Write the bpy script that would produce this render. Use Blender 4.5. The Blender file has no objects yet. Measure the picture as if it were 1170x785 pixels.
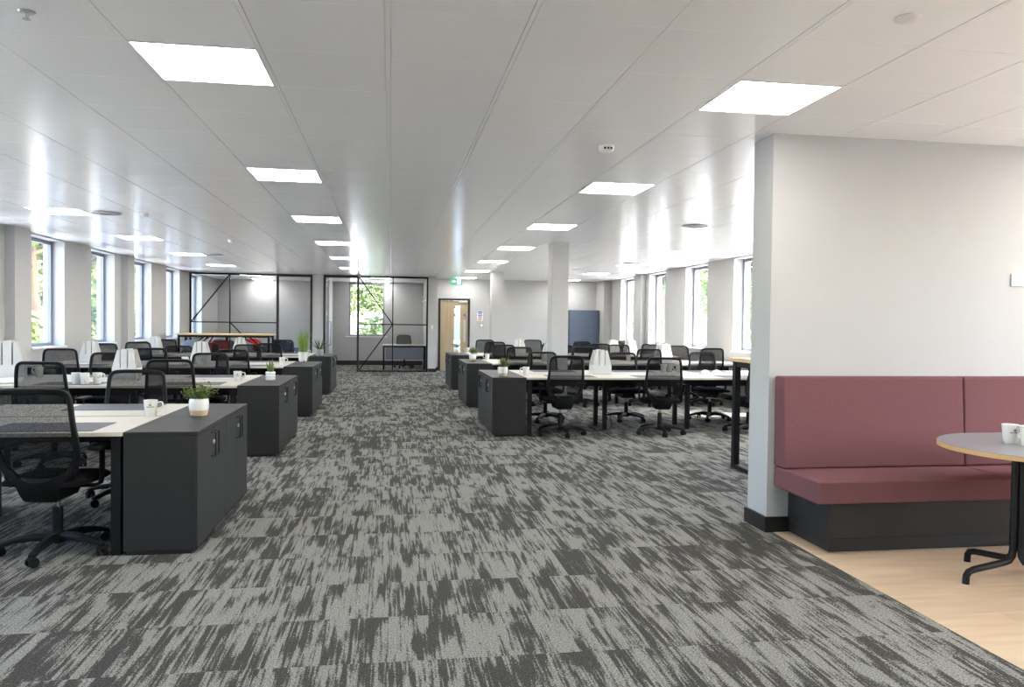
import bpy, bmesh, math, random
from mathutils import Vector, Matrix
R = random.Random(7)
PI = math.pi
scene = bpy.context.scene
COL = scene.collection

# ------------------------------------------------------------------ materials
def srgb(r, g, b):
    f = lambda c: (c/12.92 if c <= .04045 else ((c+.055)/1.055)**2.4)
    return (f(r/255), f(g/255), f(b/255), 1)

def mat(name, col, rough=.5, metal=0, spec=.5, emit=None, es=0, noise=None):
    m = bpy.data.materials.new(name); m.use_nodes = True
    nt = m.node_tree; b = nt.nodes['Principled BSDF']
    b.inputs['Base Color'].default_value = col
    b.inputs['Roughness'].default_value = rough
    b.inputs['Metallic'].default_value = metal
    b.inputs['Specular IOR Level'].default_value = spec
    if emit:
        b.inputs['Emission Color'].default_value = emit
        b.inputs['Emission Strength'].default_value = es
    if noise:                       # (scale, amount): faint mottling of the base colour, plus bump
        sc, amt = noise[0], noise[1]
        tc = nt.nodes.new('ShaderNodeTexCoord')
        n = nt.nodes.new('ShaderNodeTexNoise'); n.inputs['Scale'].default_value = sc; n.inputs['Detail'].default_value = 4
        r = nt.nodes.new('ShaderNodeValToRGB')
        r.color_ramp.elements[0].position = .3; r.color_ramp.elements[1].position = .7
        r.color_ramp.elements[0].color = tuple(c*(1-amt) for c in col[:3])+(1,)
        r.color_ramp.elements[1].color = tuple(min(1, c*(1+amt)) for c in col[:3])+(1,)
        nt.links.new(tc.outputs['Object'], n.inputs['Vector'])
        nt.links.new(n.outputs['Fac'], r.inputs['Fac'])
        nt.links.new(r.outputs['Color'], b.inputs['Base Color'])
        if len(noise) > 2:
            bp = nt.nodes.new('ShaderNodeBump'); bp.inputs['Strength'].default_value = noise[2]; bp.inputs['Distance'].default_value = .002
            nt.links.new(n.outputs['Fac'], bp.inputs['Height']); nt.links.new(bp.outputs['Normal'], b.inputs['Normal'])
    return m

M = {}
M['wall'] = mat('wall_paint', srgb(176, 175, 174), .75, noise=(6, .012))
M['ceiling'] = mat('ceiling_tile', srgb(248, 248, 247), .21, spec=.5)
M['white'] = mat('white_gloss', srgb(232, 231, 228), .3)
M['whitemat'] = mat('white_matt', srgb(235, 234, 230), .5)
M['organiser'] = mat('white_organiser', srgb(200, 199, 195), .4)
M['ceramic'] = mat('white_ceramic', srgb(222, 220, 214), .18)
M['black'] = mat('black_metal', srgb(13, 13, 14), .5, spec=.25)
M['skirting'] = mat('black_skirting', srgb(20, 20, 20), .4)
M['plastic'] = mat('black_plastic', srgb(10, 10, 11), .55, spec=.18)
M['plastic2'] = mat('charcoal_plastic', srgb(15, 15, 17), .5, spec=.2)
M['fabric'] = mat('black_fabric', srgb(12, 12, 14), .95, spec=.15, noise=(400, .25))
M['chrome'] = mat('chrome', srgb(200, 200, 205), .2, 1)
M['cabinet'] = mat('anthracite_laminate', srgb(37, 36, 35), .5, spec=.3, noise=(90, .05))
M['frame'] = mat('window_grey', srgb(118, 122, 132), .45)
M['darkframe'] = mat('dark_bronze_frame', srgb(38, 29, 27), .4)
M['desk'] = mat('pale_desk_laminate', srgb(194, 186, 173), .4, noise=(40, .02))
M['pad'] = mat('grey_desk_pad', srgb(88, 87, 92), .6)
M['pink'] = mat('dusty_pink_fabric', srgb(108, 72, 75), .92, spec=.2, noise=(260, .22, .4))
M['oakedge'] = mat('ply_edge', srgb(190, 152, 102), .5, noise=(60, .04))
M['tabletop'] = mat('grey_laminate', srgb(128, 128, 130), .3)
M['light'] = mat('panel_diffuser', (1, 1, 1, 1), .5, emit=(1, .985, .96, 1), es=16)
M['green'] = mat('exit_green', srgb(95, 185, 150), .4, emit=srgb(110, 205, 170), es=.3)
M['exitwhite'] = mat('exit_white', (1, 1, 1, 1), .4, emit=(1, 1, 1, 1), es=1.3)
M['leaf'] = mat('plant_leaf', srgb(98, 112, 44), .5, noise=(25, .35))
M['leafdark'] = mat('plant_leaf_dark', srgb(62, 84, 48), .45, noise=(25, .3))
M['grassblade'] = mat('plant_blade', srgb(120, 150, 70), .5, noise=(15, .3))
M['tree'] = mat('tree_leaf', srgb(92, 108, 58), .6, noise=(1.2, .45))
M['bark'] = mat('bark', srgb(80, 66, 52), .9, noise=(8, .3))
M['potband'] = mat('raw_clay_band', srgb(196, 172, 136), .6)
M['soil'] = mat('soil', srgb(50, 38, 30), .95)
M['greypot'] = mat('grey_pot', srgb(150, 150, 152), .6)
M['ground'] = mat('outside_ground', srgb(214, 210, 202), .9, noise=(1, .08))
M['blue'] = mat('sign_blue', srgb(70, 90, 175), .4)
M['red'] = mat('sign_red', srgb(200, 60, 60), .4)
M['redfab'] = mat('red_fabric', srgb(170, 40, 30), .9, noise=(200, .15))
M['greyfab'] = mat('grey_fabric', srgb(118, 122, 132), .9, noise=(200, .15))
M['navyfab'] = mat('navy_fabric', srgb(62, 72, 104), .9, noise=(200, .15))
M['brownink'] = mat('dark_ink', srgb(70, 62, 60), .4)
M['closer'] = mat('silver_metal', srgb(190, 190, 188), .35, .6)
M['bluecab'] = mat('blue_grey_laminate', srgb(74, 86, 104), .42)
M['diffgrey'] = mat('grey_vent', srgb(165, 165, 166), .5)

def math_node(nt, op, a, b=None, c=None):
    n = nt.nodes.new('ShaderNodeMath'); n.operation = op
    for i, v in enumerate((a, b, c)):
        if v is None: continue
        if hasattr(v, 'links') or hasattr(v, 'is_linked'): nt.links.new(v, n.inputs[i])
        else: n.inputs[i].default_value = v
    return n.outputs[0]

def glass(name, tint, f0):
    m = bpy.data.materials.new(name); m.use_nodes = True; nt = m.node_tree; nt.nodes.clear()
    o = nt.nodes.new('ShaderNodeOutputMaterial'); t = nt.nodes.new('ShaderNodeBsdfTransparent'); g = nt.nodes.new('ShaderNodeBsdfGlossy')
    mx = nt.nodes.new('ShaderNodeMixShader'); ge = nt.nodes.new('ShaderNodeNewGeometry'); dt = nt.nodes.new('ShaderNodeVectorMath'); dt.operation = 'DOT_PRODUCT'
    nt.links.new(ge.outputs['Normal'], dt.inputs[0]); nt.links.new(ge.outputs['Incoming'], dt.inputs[1])
    ab = math_node(nt, 'ABSOLUTE', dt.outputs['Value']); om = math_node(nt, 'SUBTRACT', 1.0, ab); p5 = math_node(nt, 'POWER', om, 5.0)
    fr = math_node(nt, 'MULTIPLY_ADD', p5, 1-f0, f0)
    t.inputs['Color'].default_value = tint; g.inputs['Roughness'].default_value = 0.0
    nt.links.new(fr, mx.inputs[0]); nt.links.new(t.outputs[0], mx.inputs[1]); nt.links.new(g.outputs[0], mx.inputs[2]); nt.links.new(mx.outputs[0], o.inputs[0])
    return m
M['glass'] = glass('clear_glass', (.985, .99, .99, 1), .025)
M['dimglass'] = glass('dimming_door_glass', (.50, .56, .62, 1), .03)  # dark tint added to dim the bright outdoors behind the oak door
M['winglass'] = glass('window_glass', (.98, .99, .985, 1), .03)

def mesh_fabric():
    m = bpy.data.materials.new('chair_mesh'); m.use_nodes = True; nt = m.node_tree; b = nt.nodes['Principled BSDF']; o = nt.nodes['Material Output']
    b.inputs['Base Color'].default_value = srgb(12, 12, 14); b.inputs['Roughness'].default_value = .8; b.inputs['Specular IOR Level'].default_value = .2
    t = nt.nodes.new('ShaderNodeBsdfTransparent'); mx = nt.nodes.new('ShaderNodeMixShader')
    tc = nt.nodes.new('ShaderNodeTexCoord'); v = nt.nodes.new('ShaderNodeTexVoronoi'); v.inputs['Scale'].default_value = 260
    r = nt.nodes.new('ShaderNodeMapRange'); r.inputs['From Min'].default_value = .1; r.inputs['From Max'].default_value = .6; r.inputs['To Min'].default_value = .48; r.inputs['To Max'].default_value = .85
    nt.links.new(tc.outputs['Object'], v.inputs['Vector']); nt.links.new(v.outputs['Distance'], r.inputs['Value'])
    nt.links.new(r.outputs[0], mx.inputs[0]); nt.links.new(t.outputs[0], mx.inputs[1]); nt.links.new(b.outputs[0], mx.inputs[2]); nt.links.new(mx.outputs[0], o.inputs['Surface'])
    return m
M['mesh'] = mesh_fabric()

def N(nt, typ, **k):
    n = nt.nodes.new(typ)
    for a, v in k.items():
        if a.startswith('i_'): n.inputs[int(a[2:])].default_value = v
        else: setattr(n, a, v)
    return n

def carpet():
    m = bpy.data.materials.new('carpet_tiles'); m.use_nodes = True; nt = m.node_tree; b = nt.nodes['Principled BSDF']; L = nt.links
    tc = nt.nodes.new('ShaderNodeTexCoord'); sp = nt.nodes.new('ShaderNodeSeparateXYZ'); L.new(tc.outputs['Object'], sp.inputs[0])
    x, y = sp.outputs[0], sp.outputs[1]
    ix = math_node(nt, 'FLOOR', math_node(nt, 'DIVIDE', x, .5)); iy = math_node(nt, 'FLOOR', math_node(nt, 'DIVIDE', math_node(nt, 'ADD', y, .27), .5))
    cid = nt.nodes.new('ShaderNodeCombineXYZ'); L.new(ix, cid.inputs[0]); L.new(iy, cid.inputs[1])
    wn = N(nt, 'ShaderNodeTexWhiteNoise', noise_dimensions='3D'); L.new(cid.outputs[0], wn.inputs['Vector'])
    off = N(nt, 'ShaderNodeVectorMath', operation='SCALE'); L.new(wn.outputs['Color'], off.inputs[0]); off.inputs['Scale'].default_value = 40
    def coords(sx, sy):
        mp = N(nt, 'ShaderNodeVectorMath', operation='MULTIPLY'); L.new(tc.outputs['Object'], mp.inputs[0]); mp.inputs[1].default_value = (sx, sy, 1)
        ad = N(nt, 'ShaderNodeVectorMath', operation='ADD'); L.new(mp.outputs[0], ad.inputs[0]); L.new(off.outputs[0], ad.inputs[1])
        return ad.outputs[0]
    def noise(vec, detail, rough=.55, dist=0):
        n = nt.nodes.new('ShaderNodeTexNoise'); n.inputs['Scale'].default_value = 1; n.inputs['Detail'].default_value = detail
        n.inputs['Roughness'].default_value = rough; n.inputs['Distortion'].default_value = dist
        L.new(vec, n.inputs['Vector']); return n.outputs['Fac']
    streak = noise(coords(85, 2.8), 2, .5)          # long ragged strokes along the tile
    blob = noise(coords(8.5, 2.5), 4, .55, .2)             # broad worn patches
    rag = noise(coords(180, 130), 2, .6)
    s = math_node(nt, 'ADD', math_node(nt, 'MULTIPLY', math_node(nt, 'SUBTRACT', streak, .5), .8), math_node(nt, 'MULTIPLY', math_node(nt, 'SUBTRACT', blob, .5), 1.15))
    s = math_node(nt, 'ADD', s, math_node(nt, 'MULTIPLY', math_node(nt, 'SUBTRACT', rag, .5), .6))
    mid = noise(coords(30, 2.0), 2, .5)
    s = math_node(nt, 'ADD', s, math_node(nt, 'MULTIPLY', math_node(nt, 'SUBTRACT', mid, .5), .75))
    s = math_node(nt, 'ADD', s, math_node(nt, 'MULTIPLY', math_node(nt, 'SUBTRACT', wn.outputs['Value'], .5), .12))
    mr = N(nt, 'ShaderNodeMapRange', interpolation_type='SMOOTHSTEP'); L.new(s, mr.inputs['Value'])
    mr.inputs['From Min'].default_value = -.05; mr.inputs['From Max'].default_value = .06
    pile = N(nt, 'ShaderNodeTexNoise'); pile.inputs['Scale'].default_value = 120; pile.inputs['Detail'].default_value = 2; L.new(tc.outputs['Object'], pile.inputs['Vector'])
    mixc = N(nt, 'ShaderNodeMix', data_type='RGBA'); L.new(mr.outputs[0], mixc.inputs[0])
    mixc.inputs[6].default_value = srgb(66, 65, 61); mixc.inputs[7].default_value = srgb(128, 127, 121)
    k = math_node(nt, 'ADD', math_node(nt, 'MULTIPLY', pile.outputs['Fac'], 2.6), -.3)
    mul = N(nt, 'ShaderNodeVectorMath', operation='SCALE'); L.new(mixc.outputs[2], mul.inputs[0]); L.new(k, mul.inputs['Scale'])
    L.new(mul.outputs[0], b.inputs['Base Color'])
    b.inputs['Roughness'].default_value = .97; b.inputs['Specular IOR Level'].default_value = .1
    bp = nt.nodes.new('ShaderNodeBump'); bp.inputs['Strength'].default_value = .35; bp.inputs['Distance'].default_value = .004
    L.new(pile.outputs['Fac'], bp.inputs['Height']); L.new(bp.outputs['Normal'], b.inputs['Normal'])
    return m
M['carpet'] = carpet()

def wood(name, c0, c1, sx, sy, sz, rough=.4, plank=None):
    m = bpy.data.materials.new(name); m.use_nodes = True; nt = m.node_tree; b = nt.nodes['Principled BSDF']; L = nt.links
    tc = nt.nodes.new('ShaderNodeTexCoord'); vec = tc.outputs['Object']
    mp = N(nt, 'ShaderNodeVectorMath', operation='MULTIPLY'); L.new(vec, mp.inputs[0]); mp.inputs[1].default_value = (sx, sy, sz)
    v = mp.outputs[0]
    if plank:
        br = nt.nodes.new('ShaderNodeTexBrick'); br.inputs['Scale'].default_value = 1; br.inputs['Brick Width'].default_value = plank[0]; br.inputs['Row Height'].default_value = plank[1]
        br.inputs['Mortar Size'].default_value = .0012; br.inputs['Color1'].default_value = (.2, .2, .2, 1); br.inputs['Color2'].default_value = (.9, .9, .9, 1); br.inputs['Mortar'].default_value = (.3, .3, .3, 1)
        L.new(vec, br.inputs['Vector'])
        ad = N(nt, 'ShaderNodeVectorMath', operation='MULTIPLY_ADD'); L.new(br.outputs['Color'], ad.inputs[0]); ad.inputs[1].default_value = (7, 7, 7); L.new(v, ad.inputs[2]); v = ad.outputs[0]
    n = nt.nodes.new('ShaderNodeTexNoise'); n.inputs['Scale'].default_value = 1; n.inputs['Detail'].default_value = 5; L.new(v, n.inputs['Vector'])
    r = nt.nodes.new('ShaderNodeValToRGB'); r.color_ramp.elements[0].position = .3; r.color_ramp.elements[1].position = .72
    r.color_ramp.elements[0].color = c0; r.color_ramp.elements[1].color = c1
    L.new(n.outputs['Fac'], r.inputs['Fac']); L.new(r.outputs['Color'], b.inputs['Base Color']); b.inputs['Roughness'].default_value = rough
    return m
M['woodfloor'] = wood('pale_oak_floor', srgb(184, 160, 131), srgb(203, 182, 154), 2.2, 14, 1, .38, plank=(1.2, .18))
M['oakdoor'] = wood('oak_door', srgb(150, 132, 105), srgb(174, 156, 128), 22, 1, 1.2, .5)
M['oaktop'] = wood('oak_top', srgb(190, 158, 112), srgb(214, 184, 138), 2, 20, 20, .45)

# ------------------------------------------------------------------ mesh builder
class MB:
    def __init__(s): s.v = []; s.f = []
    def add(s, vs, fs):
        b = len(s.v); s.v += [tuple(v) for v in vs]; s.f += [tuple(b+i for i in f) for f in fs]; return s
    def box(s, x0, x1, y0, y1, z0, z1):
        return s.add([(x0,y0,z0),(x1,y0,z0),(x1,y1,z0),(x0,y1,z0),(x0,y0,z1),(x1,y0,z1),(x1,y1,z1),(x0,y1,z1)],
                     [(0,3,2,1),(4,5,6,7),(0,1,5,4),(1,2,6,5),(2,3,7,6),(3,0,4,7)])
    def prism(s, pts, axis, a0, a1):
        """pts: 2D polygon; axis 'x','y','z' extruded from a0 to a1"""
        def P(p, a): return {'x': (a, p[0], p[1]), 'y': (p[0], a, p[1]), 'z': (p[0], p[1], a)}[axis]
        n = len(pts)
        return s.add([P(p, a0) for p in pts]+[P(p, a1) for p in pts],
                     [tuple(range(n-1, -1, -1)), tuple(range(n, 2*n))]+[(i, (i+1) % n, n+(i+1) % n, n+i) for i in range(n)])
    def lathe(s, prof, n=24, c=(0, 0, 0), closed=False):
        vs = []; fs = []
        for r, z in prof:
            for k in range(n):
                a = 2*PI*k/n; vs.append((c[0]+r*math.cos(a), c[1]+r*math.sin(a), c[2]+z))
        m = len(prof)
        for i in range(m-1 if not closed else m):
            j = (i+1) % m
            for k in range(n):
                fs.append((i*n+k, i*n+(k+1) % n, j*n+(k+1) % n, j*n+k))
        if not closed:
            if prof[0][0] > 1e-6: fs.append(tuple(range(n-1, -1, -1)))
            if prof[-1][0] > 1e-6: fs.append(tuple((m-1)*n+k for k in range(n)))
        return s.add(vs, fs)
    def cyl(s, p, q, r, r2=None, n=12):
        return s.tube([p, q], r if r2 is None else [r, r2], n)
    def tube(s, path, r, n=8, closed=False):
        path = [Vector(p) for p in path]; m = len(path)
        rr = r if isinstance(r, (list, tuple)) else [r]*m
        vs = []; fs = []; up = None
        for i, p in enumerate(path):
            a = path[(i-1) % m] if (closed or i > 0) else p
            b = path[(i+1) % m] if (closed or i < m-1) else p
            t = (b-a).normalized()
            if up is None:
                up = Vector((0, 0, 1)) if abs(t.z) < .9 else Vector((1, 0, 0))
            u = t.cross(up).normalized(); w = u.cross(t).normalized(); up = w
            ra = rr[i]
            rx, ry = ra if isinstance(ra, tuple) else (ra, ra)
            for k in range(n):
                an = 2*PI*(k+.5)/n; vs.append(p+u*rx*math.cos(an)+w*ry*math.sin(an))
        for i in range(m if closed else m-1):
            j = (i+1) % m
            for k in range(n): fs.append((i*n+k, j*n+k, j*n+(k+1) % n, i*n+(k+1) % n))
        if not closed: fs += [tuple(range(n)), tuple((m-1)*n+k for k in range(n-1, -1, -1))]
        return s.add(vs, fs)
    def build(s, name, m, parent=None, loc=None, rz=0, smooth=False, bevel=0, seg=2, merge=0):
        me = bpy.data.meshes.new(name)
        bm = bmesh.new()
        vv = [bm.verts.new(v) for v in s.v]
        for f in s.f:
            try: bm.faces.new([vv[i] for i in f])
            except ValueError: pass
        if merge: bmesh.ops.remove_doubles(bm, verts=bm.verts, dist=merge)
        bmesh.ops.recalc_face_normals(bm, faces=bm.faces)
        if bevel:
            es = [e for e in bm.edges if len(e.link_faces) == 2 and e.calc_face_angle(0) > .5]
            bmesh.ops.bevel(bm, geom=es, offset=bevel, segments=seg, profile=.5, affect='EDGES')
        bm.to_mesh(me); bm.free()
        if smooth:
            for p in me.polygons: p.use_smooth = True
            me.set_sharp_from_angle(angle=math.radians(40))
        me.materials.append(m)
        o = bpy.data.objects.new(name, me); COL.objects.link(o)
        if parent: o.parent = parent
        if loc: o.location = loc
        if rz: o.rotation_euler = (0, 0, rz)
        return o

def box(name, m, x0, x1, y0, y1, z0, z1, parent=None, bevel=0):
    return MB().box(x0, x1, y0, y1, z0, z1).build(name, m, parent, bevel=bevel)

def tag(o, label, cat, group=None):
    o['label'] = label; o['category'] = cat
    if group: o['group'] = group
    return o
def thing(name, loc=(0, 0, 0), rz=0):
    o = bpy.data.objects.new(name, None); COL.objects.link(o); o.location = loc; o.rotation_euler = (0, 0, rz); o.empty_display_size = .1
    return o
def struct(o): o['kind'] = 'structure'; return o
def dup(root, loc, rz=0, sc=None):
    kids = {}
    for o in bpy.data.objects:
        if o.parent: kids.setdefault(o.parent.name, []).append(o)
    def rec(o, p):
        c = o.copy(); COL.objects.link(c)
        if p: c.parent = p
        for ch in kids.get(o.name, []): rec(ch, c)
        return c
    r = rec(root, None); r.location = loc; r.rotation_euler = (0, 0, rz)
    if sc: r.scale = sc
    return r

# ------------------------------------------------------------------ camera
f, yaw, pitch, roll = 887.288, .15467325, -.02505414, .01220728
CAMZ = 1.41
cy, sy, cp, spt = math.cos(yaw), math.sin(yaw), math.cos(pitch), math.sin(pitch)
F = Vector((sy*cp, cy*cp, spt)); r0 = Vector((cy, -sy, 0)); u0 = r0.cross(F)
rr_ = math.cos(roll)*r0+math.sin(roll)*u0; uu_ = -math.sin(roll)*r0+math.cos(roll)*u0
cam = bpy.data.cameras.new('camera'); cam.sensor_width = 36; cam.lens = f/1170*36; cam.clip_end = 300
co = bpy.data.objects.new('camera', cam); COL.objects.link(co)
mw = Matrix((rr_, uu_, -F)).transposed().to_4x4(); mw.translation = (0, 0, CAMZ); co.matrix_world = mw
scene.camera = co

# ------------------------------------------------------------------ the room
H = 2.73
XL, XR = -5.48, 6.45        # window walls
YN, YM, YB, YD = -4.2, 22.5, 26.0, 23.2   # wall behind the viewer, meeting room front, meeting room back, wall with door
WT = .33
struct(MB().add([(XL-.3, YN, 0), (2.605, YN, 0), (2.605, 5.0, 0), (XR+.3, 5.0, 0), (XR+.3, YB, 0), (XL-.3, YB, 0)], [(0, 1, 2, 3, 4, 5)]).add(
    [(XL-.3, YN, -.1), (2.605, YN, -.1), (2.605, 5.0, -.1), (XR+.3, 5.0, -.1), (XR+.3, YB, -.1), (XL-.3, YB, -.1)], [(5, 4, 3, 2, 1, 0)]).build('floor', M['carpet']))
struct(box('floor_wood', M['woodfloor'], 2.605, XR+.3, YN, 5.0, -.1, .0015))

def wall_holes(name, m, axis, a0, a1, d0, d1, z0, z1, holes):
    """a wall slab running along axis ('x' or 'y') from a0 to a1, thickness d0..d1, with rectangular holes (a, a, z, z)"""
    A = sorted({a0, a1, *[v for h in holes for v in h[:2]]}); Zs = sorted({z0, z1, *[v for h in holes for v in h[2:]]})
    solid = lambda i, j: 0 <= i < len(A)-1 and 0 <= j < len(Zs)-1 and not any(h[0] <= (A[i]+A[i+1])/2 <= h[1] and h[2] <= (Zs[j]+Zs[j+1])/2 <= h[3] for h in holes)
    P = (lambda a, d, z: (a, d, z)) if axis == 'x' else (lambda a, d, z: (d, a, z))
    mb = MB()
    for i in range(len(A)-1):
        for j in range(len(Zs)-1):
            if not solid(i, j): continue
            a, b, c, e = A[i], A[i+1], Zs[j], Zs[j+1]
            for d in (d0, d1): mb.add([P(a, d, c), P(b, d, c), P(b, d, e), P(a, d, e)], [(0, 1, 2, 3)])
            if not solid(i-1, j): mb.add([P(a, d0, c), P(a, d1, c), P(a, d1, e), P(a, d0, e)], [(0, 1, 2, 3)])
            if not solid(i+1, j): mb.add([P(b, d0, c), P(b, d1, c), P(b, d1, e), P(b, d0, e)], [(0, 1, 2, 3)])
            if not solid(i, j-1): mb.add([P(a, d0, c), P(b, d0, c), P(b, d1, c), P(a, d1, c)], [(0, 1, 2, 3)])
            if not solid(i, j+1): mb.add([P(a, d0, e), P(b, d0, e), P(b, d1, e), P(a, d1, e)], [(0, 1, 2, 3)])
    return struct(mb.build(name, m, merge=1e-5))

WZ0, WZ1 = .93, 2.70
openL = [(12.98+2.42*k, 14.20+2.42*k) for k in range(-7, 5)]
openR = [(12.80+2.46*k, 14.01+2.46*k) for k in range(-6, 4)]
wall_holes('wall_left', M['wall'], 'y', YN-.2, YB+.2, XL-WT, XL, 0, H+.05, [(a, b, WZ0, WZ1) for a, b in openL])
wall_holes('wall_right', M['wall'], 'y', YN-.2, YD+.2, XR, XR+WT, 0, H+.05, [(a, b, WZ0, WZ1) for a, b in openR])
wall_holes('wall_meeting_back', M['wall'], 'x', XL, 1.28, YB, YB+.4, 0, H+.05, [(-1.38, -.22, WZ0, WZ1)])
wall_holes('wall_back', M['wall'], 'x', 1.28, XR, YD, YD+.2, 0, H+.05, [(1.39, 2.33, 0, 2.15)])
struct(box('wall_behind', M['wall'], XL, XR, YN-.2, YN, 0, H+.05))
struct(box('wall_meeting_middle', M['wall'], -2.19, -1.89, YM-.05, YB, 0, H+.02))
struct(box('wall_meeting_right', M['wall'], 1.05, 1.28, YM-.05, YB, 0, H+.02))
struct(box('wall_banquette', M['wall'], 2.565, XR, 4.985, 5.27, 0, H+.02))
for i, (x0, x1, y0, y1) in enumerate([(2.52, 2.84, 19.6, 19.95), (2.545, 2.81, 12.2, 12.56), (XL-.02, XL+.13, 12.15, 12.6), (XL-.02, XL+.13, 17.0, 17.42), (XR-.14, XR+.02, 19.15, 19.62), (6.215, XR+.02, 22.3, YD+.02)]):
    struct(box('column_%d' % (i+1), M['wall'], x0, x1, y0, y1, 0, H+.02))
def skirt(name, x0, x1, y0, y1, h=.1): struct(box(name, M['skirting'], x0, x1, y0, y1, 0, h))
skirt('baseboard_left', XL, XL+.015, YN, YB)
skirt('baseboard_right', XR-.015, XR, 5.3, YD)
skirt('baseboard_banquette_end', 2.548, 2.565, 4.967, 5.287, .105)
skirt('baseboard_banquette_front', 2.565, XR, 4.967, 4.985, .105)
skirt('baseboard_banquette_back', 2.565, XR, 5.27, 5.287, .105)
skirt('baseboard_meeting_back', XL, 1.05, YB-.015, YB, .15)
skirt('baseboard_meeting_end', 1.05, 1.295, YM-.065, YM-.05)
skirt('baseboard_meeting_side', 1.28, 1.295, YM-.065, YD)
skirt('baseboard_back_door_side', 1.295, 1.385, YD-.015, YD)
skirt('baseboard_back', 2.335, 6.2, YD-.015, YD)

# ---- windows
def window_y(n, a, b, x_in, s):
    """window in a wall facing the room at x_in; s = +1 for the wall whose outside is +x"""
    w = struct(thing('window_%d' % n, (x_in, a, 0)))
    g = MB(); W = b-a; fw = .055; x0, x1 = sorted((s*.19, s*.245)); z0, z1 = WZ0+.02, WZ1
    g.box(x0, x1, 0, fw, z0, z1).box(x0, x1, W-fw, W, z0, z1).box(x0, x1, fw, W-fw, z0, z0+fw).box(x0, x1, fw, W-fw, z1-fw, z1)
    g.build('window_frame', M['frame'], w)
    xm = s*.218
    MB().box(xm-.004, xm+.004, fw, W-fw, z0+fw, z1-fw).build('window_pane', M['winglass'], w)
    xs = sorted((-s*.03, s*.19))
    MB().box(xs[0], xs[1], .002, W-.002, WZ0+.001, WZ0+.022).box(*sorted((-s*.032, -s*.002)), -.03, W+.03, WZ0-.004, WZ0+.022).build('window_sill', M['white'], w)
n = 0
for a, b in openL: n += 1; window_y(n, a, b, XL, -1)
for a, b in openR: n += 1; window_y(n, a, b, XR, 1)
n += 1
w = struct(thing('window_%d' % n, (-1.38, YB, 0)))
W = 1.16; fw = .055; z0 = WZ0+.02
MB().box(0, fw, .1, .16, z0, WZ1).box(W-fw, W, .1, .16, z0, WZ1).box(fw, W-fw, .1, .16, z0, z0+fw).box(fw, W-fw, .1, .16, WZ1-fw, WZ1).build('window_frame', M['frame'], w)
MB().box(fw, W-fw, .126, .134, z0+fw, WZ1-fw).build('window_pane', M['winglass'], w)
MB().box(-.1, W+.1, -.04, -.002, WZ0-.01, WZ0+.02).box(.002, W-.002, -.002, .1, WZ0+.001, WZ0+.02).build('window_sill', M['white'], w)

# ---- ceiling: metal tiles between rails, light panels in some cells
PX, PY = .617, .61
cx0, cy0 = -.952, 4.25      # one light centre
lights = []
for cxk, nm in ((-5, 'beside the left window wall'), (0, 'over the aisle'), (5, 'over the right-hand cabinets'), (10, 'beside the right window wall')):
    for r in range(-10, 31, 5):
        if r == 30 and cxk in (-5, 0): continue
        lights.append((cxk, r, nm))
lights += [(-5, 31, 'inside the glazed meeting room, closer to its glass front'), (-5, 35, 'deep inside the glazed meeting room'), (1, 31, 'inside the glazed office, closer to its glass front'), (1, 35, 'deep inside the glazed office')]
cells = {(a, b) for a, b, _ in lights}
ce = MB()
i0, i1 = int((XL-cx0)/PX)-2, int((XR-cx0)/PX)+2
j0, j1 = int((YN-cy0)/PY)-1, int((YB-cy0)/PY)+1
for i in range(i0, i1+1):
    for j in range(j0, j1+1):
        if (i, j) in cells: continue
        xa, xb = max(cx0+(i-.5)*PX+.0125, XL-.1), min(cx0+(i+.5)*PX-.0125, XR+.1)
        ya, yb = max(cy0+(j-.5)*PY+.0012, YN-.1), min(cy0+(j+.5)*PY-.0012, YB+.1)
        if xb-xa < .05 or yb-ya < .02: continue
        if xa > 1.3 and ya > YD+.15: continue
        e = .003; zt = H+.006
        o4 = [(xa, ya), (xb, ya), (xb, yb), (xa, yb)]; i4 = [(xa+e, ya+e*.6), (xb-e, ya+e*.6), (xb-e, yb-e*.6), (xa+e, yb-e*.6)]
        ce.add([(p[0], p[1], H) for p in i4]+[(p[0], p[1], H+.0015) for p in o4]+[(p[0], p[1], zt) for p in o4],
               [(3, 2, 1, 0)]+[(k, (k+1) % 4, 4+(k+1) % 4, 4+k) for k in range(4)]+[(4+k, 4+(k+1) % 4, 8+(k+1) % 4, 8+k) for k in range(4)])
for i in range(i0, i1+2):
    x = cx0+(i-.5)*PX
    if XL < x < XR: ce.box(x-.0105, x+.0105, YN-.1, YD if x > 1.3 else YB, H-.001, H+.007)
ce.box(XL-WT, XR+WT, YN-.2, YD+.2, H+.006, H+.1); ce.box(XL-WT, 1.28, YD+.2, YB+.4, H+.006, H+.1)
struct(ce.build('ceiling', M['ceiling']))
hx, hy = PX/2-.013, PY/2-.004
proto = None
ordn = ['first', 'second', 'third', 'fourth', 'fifth', 'sixth', 'seventh', 'eighth']
for (a, b, nm) in lights:
    loc = (cx0+a*PX, cy0+b*PY, H)
    if proto is None:
        t = thing('ceiling_light', loc)
        fr = MB(); q = .288
        fr.box(-hx, hx, -hy, -q, -.003, .0055).box(-hx, hx, q, hy, -.003, .0055).box(-hx, -q, -q, q, -.003, .0055).box(q, hx, -q, q, -.003, .0055).build('frame', M['whitemat'], t)
        MB().box(-q, q, -q, q, -.001, .005).build('diffuser', M['light'], t)
        proto = t
    else: t = dup(proto, loc)
    k = b//5
    lab = 'square white light panel %s' % nm if nm.startswith(('inside', 'deep')) else ('ceiling light panel %s the near wall, row %s' % (('one bay from', 'beside')[-k-1], nm) if k < 0 else '%s ceiling light panel, row %s' % (ordn[k], nm))
    tag(t, lab, 'ceiling light', 'square ceiling light panels')

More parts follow.
